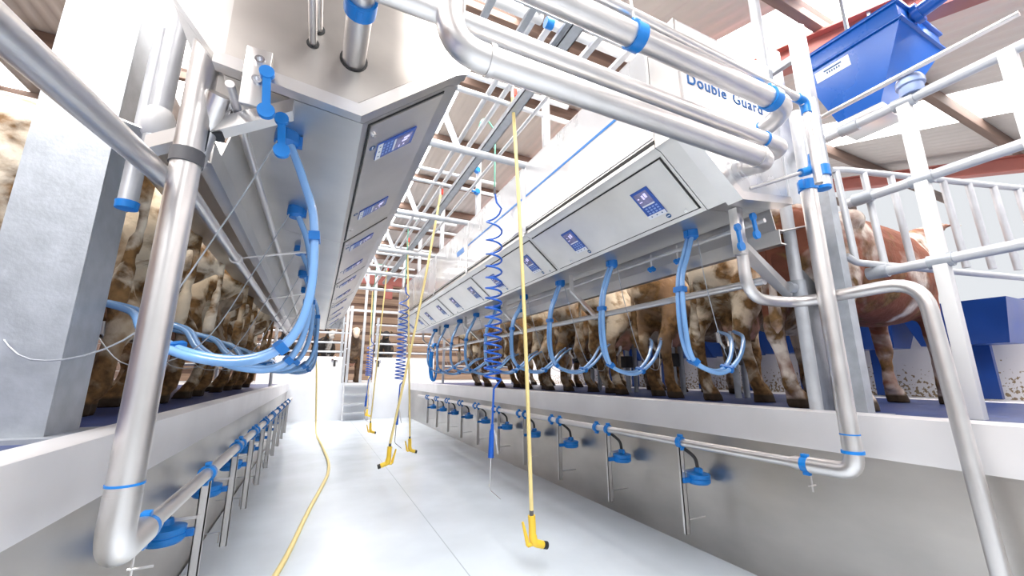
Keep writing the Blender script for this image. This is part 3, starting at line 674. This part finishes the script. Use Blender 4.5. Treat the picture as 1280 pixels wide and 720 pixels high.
whose((1.18,4.5,3.36),(.775,4.6,.50),(.02,0,0),'slanting yellow wash hose, spray gun pointing towards the left wall',PI)
whose((1.19,6.55,3.38),(1.34,6.3,.32),(0,0,0),'upright yellow wash hose right of the slanting one',0)
whose((1.18,8.7,3.40),(1.04,8.5,.34),(0,0,0),'yellow wash hose hanging near the far steps',0)
whose((1.18,11.2,3.42),(1.32,11.7,.36),(0,0,0),'farthest yellow wash hose before the pit end wall',0)
tag(MB().tube(catmull([(-.07,9.6,2.45),(-.06,9.6,1.9),(.02,9.6,1.2),(.08,9.65,.45),(.12,9.5,.06),(.20,8.2,.022),(.27,6.7,.016),(.255,5.9,.016),(.19,5.3,.016),(.05,4.3,.016),(-.06,3.4,.016),(-.14,2.9,.016),(-.22,2.2,.016),(-.3,1.4,.016)],8), .0175, 12).obj('floor_hose', M['yellow']),
    'yellow hose hanging behind left cabinets then lying along the pit floor', 'hose')
# blue coil hoses
def coil(x, y, z1, z0, r, turns, zt, lab, k):
    t = thing('coil_hose', (x,y,z0), lab, 'coiled hose', 'blue coiled air hoses')
    P = []
    n = turns*14
    for i in range(n+1):
        f = i/n; a = 2*PI*turns*f
        ff = f**.66                                       # turns crowd together lower down
        P.append((x+r*math.cos(a), y+r*math.sin(a), z1+(z0-z1)*ff))
    P = [(x,y,z1+.16),(x+r*.3,y,z1+.05)]+P+[(x+.01,y,z0-.07),(x,y,z0-.35)]
    MB().tube(P, .009, 8).obj('coil', M['coil'], t)
    g = MB().tube(catmull([(1.18,y,3.47),(1.20,y-.02,3.56),((x+1.18)/2,y,3.60),(x,y,3.5),(x,y,z1+.75),(x,y,z1+.15)],6), .008, 8)
    g.obj('supply_tube', M['green'], t)
    MB().tube([(x,y,z1+.2),(x,y,z1+.13)], .012, 8).obj('coupling', M['grey'], t)
    b = z0-.35
    MB().tube([(x,y,b),(x,y,b-.04),(x-.005,y,b-.06),(x-.01,y,b-.26)], [.014,.014,.02,.024], 12).obj('spray_handle', M['coil'], t)
    MB().tube([(x+.015,y,b-.05),(x+.03,y,b-.10),(x+.055,y,b-.24)], [.007,.009,.004], 8).obj('trigger', M['white'], t)
    MB().tube(bent([(x-.01,y,b-.26),(x-.02,y,b-.50),(x+.075,y,b-.58)], .02), .006, 8).obj('lance', M['chrome'], t)
coil(1.35,3.2,2.72,1.16,.070,16,0,'nearest blue coiled hose with white-tipped spray lance',0)
coil(1.09,6.0,2.36,1.14,.066,17,0,'middle blue coiled hose beside the upright yellow hose',1)
coil(.99,9.0,1.85,1.19,.06,11,0,'farthest blue coiled hose near the far steps',2)

# ------------------------------------------------------------------ far end: half walls, gate frame, steps
def hw(n, x0, x1, lab):
    t = thing('half_wall_panel', ((x0+x1)/2,12.6,.99), lab, 'panel')
    MB().box((x0,12.55,.985),(x1,12.62,1.72),.004).obj('panel', M['halfwall'], t)
    MB().box((x0,12.545,1.15),(x1,12.549,1.165)).obj('seam', M['strip'], t)
    for z in (1.86,2.12,2.40,2.68): MB().tube([(x0,12.62,z),(x1,12.62,z)], .028, 10).obj('rail', M['galvp'], t)
    for x in (x0+.06,(x0+x1)/2,x1-.06): MB().box((x-.035,12.59,1.70),(x+.035,12.66,2.9)).obj('post', M['galv'], t)
    return t
hw(1,-1.4,.66,'white half wall with rails left of the far gate')
hw(2,1.50,3.3,'white half wall with rails right of the far gate')
t = thing('pit_gate', (1.08,12.6,.985), 'tall white gate frame above the pit steps', 'gate')
for x in (.70,.80,1.17,1.42): MB().box((x-.035,12.54,.985),(x+.035,12.62,4.4 if x > .9 else 3.2),.004).obj('post', M['galvp'], t)
for z in (3.05,4.2): MB().box((.2,12.56,z),(2.4,12.62,z+.07)).obj('cross_rail', M['galvp'], t)
for i in range(3): MB().tube([(.8,12.6,1.5+.45*i),(.70,12.6,1.5+.45*i)], .02, 8).obj('bar', M['galvp'], t)
t = thing('pit_steps', (1.08,12.3,0), 'white metal steps leading out of the pit end', 'steps')
for x in (.74,1.42):
    MB().hexa([(x-.02,12.12,0),(x+.02,12.12,0),(x+.02,12.2,0),(x-.02,12.2,0),(x-.02,12.36,.99),(x+.02,12.36,.99),(x+.02,12.44,.99),(x-.02,12.44,.99)]).obj('stringer', M['galvp'], t)
for i in range(4):
    z = .2+.24*i
    MB().box((.75,12.10+.05*i,z-.02),(1.41,12.32+.035*i,z+.015)).obj('tread', M['galvp'], t)
for x, lab in ((.45,'shiny round bolt latch on the white wall left of the steps'),(1.62,'shiny round bolt latch on the white wall right of the steps')):
    t = thing('gate_latch', (x,12.5,1.6), lab, 'latch')
    MB().lathe((x,12.55,1.62),(0,-1,0),((0,0),(.09,0),(.09,.03),(.05,.06),(0,.07)),16).obj('plate', M['chrome'], t)
    MB().tube([(x,12.5,1.62),(x,12.46,1.45)], .03, 8).obj('bolt', M['black'], t)
# rows end guards (dark panels beyond the last cows) and white end housings
for s in (1,-1):
    tag(MB().box((X(s,1.5),8.80,2.12),(X(s,2.3),8.9,3.05),.004).obj('cabinet_end_plate', M['film']), 'plain white plate closing the far end of the %s cabinets' % SN[s], 'end plate')
    t = thing('row_end_frame', (X(s,2.9),9.3,.985), 'galvanised tube frame closing the far end of the %s cow row' % SN[s], 'frame')
    for x in (2.7,3.6,4.5): MB().tube([(X(s,x),9.4,.985),(X(s,x),9.4,2.9)], .03, 10).obj('post', M['galvp'], t)
    for z in (1.4,1.8,2.3,2.85): MB().tube([(X(s,2.7),9.4,z),(X(s,4.5),9.4,z)], .025, 10).obj('rail', M['galvp'], t)
t = thing('hose_bundle', (2.5,9.25,1.3), 'blue coiled hose bundle hanging past the last right-hand cow', 'hose bundle')
for i in range(4):
    P = [(2.42+.06*math.sin(a)*(1+.2*i), 9.15+.03*i, 1.5+.42*math.cos(a)) for a in [2*PI*k/24 for k in range(25)]]
    MB().tube(P, .02, 8).obj('loop', M['blue'], t)

# ------------------------------------------------------------------ cows
def cow_mesh(name, hl=(0,0), fl=(0,0), head='level', vox=.023):
    b = MB()
    def er(c, t, ry, rz, n=20):
        t = V(t).normalized(); lat = V((0,1,0)); up = t.cross(lat).normalized()*-1
        return [V(c)+lat*ry*math.cos(2*PI*k/n)+up*rz*math.sin(2*PI*k/n) for k in range(n)]
    def loft(secs):
        R = []
        for i, (c, ry, rz) in enumerate(secs):
            a = V(secs[max(0,i-1)][0]); d = V(secs[min(len(secs)-1,i+1)][0])
            R.append(er(c, d-a, ry, rz))
        b.loft(R)
    body = [((-.32,0,1.24),.08,.11),((-.27,0,1.20),.17,.20),((-.15,0,1.17),.235,.26),((.02,0,1.13),.265,.31),((.22,0,1.09),.29,.355),((.5,0,1.03),.315,.40),((.85,0,1.0),.335,.42),
            ((1.15,0,1.02),.315,.40),((1.38,0,1.06),.25,.37),((1.55,0,1.10),.18,.31)]
    if head == 'up':
        neck = [((1.50,0,1.14),.15,.26),((1.70,0,1.28),.12,.20),((1.90,0,1.40),.095,.155),((2.02,0,1.47),.085,.13)]
        h0, h1 = V((2.0,0,1.52)), V((2.42,0,1.30))
    else:
        neck = [((1.50,0,1.12),.15,.26),((1.72,0,1.15),.12,.20),((1.92,0,1.16),.095,.155),((2.06,0,1.16),.085,.13)]
        h0, h1 = V((2.04,0,1.24)), V((2.37,0,.98))
    loft(body); loft(neck)
    hd = (h1-h0)
    loft([(h0+hd*f, ry, rz) for f, ry, rz in ((-.08,.05,.05),(0,.095,.10),(.22,.112,.122),(.45,.092,.105),(.72,.072,.082),(.9,.078,.078),(1.0,.066,.062),(1.05,.03,.03))])
    for e in (-1,1):                                      # ears
        p = h0+hd*.08+V((0,.09*e,.03))
        loft([(p,.02,.03),(p+V((-.01,.06*e,.015)),.03,.055),(p+V((-.02,.13*e,.0)),.025,.05),(p+V((-.02,.19*e,-.02)),.008,.012)])
    # pin bones and hooks
    for e in (-1,1):
        b.ell((-.24,.12*e,1.22),(.10,.07,.09)); b.ell((.22,.24*e,1.27),(.11,.07,.08))
    def leg(secs, e, dx, n=16):
        R = []
        zt, zb = secs[0][2], 0
        for x, y, z, rx, ry in secs:
            f = max(0, min(1, (.95-z)/.85))
            R.append([V((x+dx*f+rx*math.cos(2*PI*k/n), y*e+ry*math.sin(2*PI*k/n), z)) for k in range(n)])
        b.loft(R)
    def hoof(x, y, e, dx):
        for q in (-1,1):
            R = []
            for z, cx, rx, ry in ((.115,-.012,.042,.026),(.07,.006,.056,.032),(.0,.026,.078,.037)):
                R.append([V((x+dx+cx+rx*math.cos(2*PI*k/12), y*e+q*.036+ry*math.sin(2*PI*k/12), z)) for k in range(12)])
            b.loft(R)
            b.ell((x+dx-.062,y*e+q*.03,.145),(.022,.02,.03),8)
    for e, d in ((1,hl[0]),(-1,hl[1])):
        leg([(.06,.13,1.22,.20,.12),(.07,.165,1.05,.225,.125),(.06,.185,.90,.195,.115),(.01,.195,.77,.145,.095),(-.06,.195,.66,.10,.075),(-.115,.19,.575,.078,.060),(-.12,.185,.52,.078,.058),(-.10,.182,.455,.065,.052),
             (-.075,.18,.37,.053,.046),(-.055,.178,.27,.049,.043),(-.04,.175,.19,.054,.047),(-.022,.175,.135,.060,.053),(.0,.175,.09,.056,.052)], e, d)
        hoof(.02,.175,e,d)
    for e, d in ((1,fl[0]),(-1,fl[1])):
        leg([(1.24,.14,1.05,.17,.12),(1.26,.165,.88,.125,.095),(1.285,.165,.70,.085,.072),(1.30,.16,.56,.066,.058),(1.315,.16,.47,.066,.060),(1.315,.16,.41,.062,.056),(1.30,.158,.34,.047,.045),
             (1.295,.156,.24,.044,.043),(1.295,.155,.17,.052,.047),(1.305,.155,.13,.058,.052),(1.325,.155,.09,.054,.05)], e, d)
        hoof(1.345,.155,e,d)
    b.ell((.20,0,.66),(.19,.145,.15))
    for x in (.14,.27):
        for e in (-1,1): b.tube([(x,.06*e,.56),(x,.062*e,.49)], [.020,.013], 8)
    b.tube(catmull([(-.26,0,1.36),(-.36,0,1.30),(-.385,0,1.1),(-.37,0,.85),(-.36,.015,.7),(-.355,.02,.48)],5), [.035]*5+[.028]*5+[.022]*5+[.03]*5+[.042]*5+[.012], 8)
    me = b.mesh(name+'_raw')
    o = bpy.data.objects.new('tmp', me); COL.objects.link(o)
    r = o.modifiers.new('r','REMESH'); r.mode = 'VOXEL'; r.voxel_size = vox; r.use_smooth_shade = True
    sm = o.modifiers.new('s','SMOOTH'); sm.iterations = 3; sm.factor = .5
    bpy.context.view_layer.update()
    out = bpy.data.meshes.new_from_object(o.evaluated_get(bpy.context.evaluated_depsgraph_get()))
    bpy.data.objects.remove(o); bpy.data.meshes.remove(me)
    for v in out.vertices:                                # sinew and flesh unevenness
        d = noise.noise(v.co*9)*.006+noise.noise(v.co*22)*.003
        v.co += v.normal*d
        if v.co.z < .0: v.co.z = 0
    for p in out.polygons: p.use_smooth = True
    out.name = name
    out['h0'] = list(h0); out['h1'] = list(h1)
    return out
CM = [cow_mesh('cow_a', (.05,-.10), (0,.05)), cow_mesh('cow_b', (-.07,.10), (.06,-.04)), cow_mesh('cow_c', (.12,.0), (-.03,.08)), cow_mesh('cow_d', (0,.06), (.0,.05), 'up')]
EYE = MB().ell((0,0,0),(.018,.012,.016)).mesh('eye'); EYE.materials.append(M['eye'])
for m in CM: m.materials.append(CO['cream'])
def cow(mi, loc, rz, coatn, lab, cat='cow', group=None, size=1.):
    o = bpy.data.objects.new('cow', CM[mi]); COL.objects.link(o)
    o.location = loc; o.rotation_euler.z = rz; o.scale = (size,)*3
    o.material_slots[0].link = 'OBJECT'; o.material_slots[0].material = CO[coatn]
    tag(o, lab, cat, group)
    h0, h1 = V(CM[mi]['h0']), V(CM[mi]['h1']); p = h0+(h1-h0)*.24
    for e in (-1,1):
        c = bpy.data.objects.new('eye', EYE); COL.objects.link(c); c.parent = o; c.location = p+V((.045,.099*e,.035))
    return o
coatR = ['cream','brown','cream','grey','cream','brown','white','grey','cream','brown']
words = {'cream':'cream and brown','brown':'brown and cream','grey':'dun brown','white':'dirty white','redwhite':'red and white','black':'black and white'}
ZP = .985
cow(3, (2.98,1.56,ZP), 0, 'redwhite', 'red and white cow behind the barred gate at the right edge', size=.98)
for k in range(9):
    cow((k*2+1)%3, (3.20+.05*math.sin(k*2.3),2.36+.778*k,ZP), math.radians(2.5*math.sin(k*1.7)), coatR[k],
        '%s muck-splashed cow, %s past the red and white cow in right-hand row' % (words[coatR[k]], ORD[k]), group='cows of the right-hand row', size=1.0)
coatL = ['brown','white','cream','white','cream','grey','white','cream','brown','white']
for k in range(1,10):
    cow((k*2)%3, (X(-1,3.06)+.05*math.sin(k*1.9)-(.14 if k == 1 else 0),1.66+.778*k+(.05 if k == 1 else 0),ZP), PI+math.radians(3*math.sin(k*1.3)), coatL[k],
        '%s muck-splashed cow, %s from the near end of left-hand row' % (words[coatL[k]], ORD[k-1]), group='cows of the left-hand row', size=1.03)
cow(3, (1.07,15.25,.98), -PI/2-.03, 'darkface', 'dark cow with a cream face looking through the far gate above the steps', size=1.04)
cow(3, (.05,15.2,.98), -PI/2+.12, 'black', 'black and white cow behind the far rails, left of the gate')
cow(3, (-1.0,15.3,.98), -PI/2+.05, 'black', 'black and white cow behind the far rails, near the left row')
cow(3, (2.1,15.2,.98), -PI/2-.1, 'black', 'black and white cow behind the far rails, right of the gate')

# ------------------------------------------------------------------ light, camera
w = bpy.data.worlds.new('overcast'); sc.world = w; w.use_nodes = True
bg = w.node_tree.nodes['Background']; bg.inputs[0].default_value = (.93,.96,1,1); bg.inputs[1].default_value = .75
def lamp(name, loc, sx, sy, power, col=(1,.97,.94), rot=(0,0,0)):
    l = bpy.data.lights.new(name, 'AREA'); l.shape = 'RECTANGLE'; l.size = sx; l.size_y = sy; l.energy = power; l.color = col
    o = bpy.data.objects.new(name, l); COL.objects.link(o); o.location = loc; o.rotation_euler = rot; return o
for i, x in enumerate((1.1,4.1,-1.9)):
    lamp('rooflight_daylight', (x,8.5,5.42), .95, 13, 290)
    lamp('rooflight_daylight', (x,1.4,roof_z(1.4)-.1), .95, 4.5, 190, rot=(math.atan(.30),0,0))

cam = bpy.data.cameras.new('camera'); co = bpy.data.objects.new('camera', cam); COL.objects.link(co)
cam.sensor_width = 36; cam.lens = 36*502/1280; cam.clip_start = .05
co.location = (0,0,1.2); co.rotation_euler = (math.radians(90+12.283),0,-math.radians(25.55))
sc.camera = co
sc.view_settings.view_transform = 'Standard'; sc.view_settings.look = 'None'; sc.view_settings.gamma = 1
sc.view_settings.use_curve_mapping = False; sc.view_settings.exposure = 0.2
sc.cycles.use_denoising = True
sc.cycles.max_bounces = 8; sc.cycles.diffuse_bounces = 4; sc.cycles.glossy_bounces = 5; sc.cycles.sample_clamp_indirect = 6
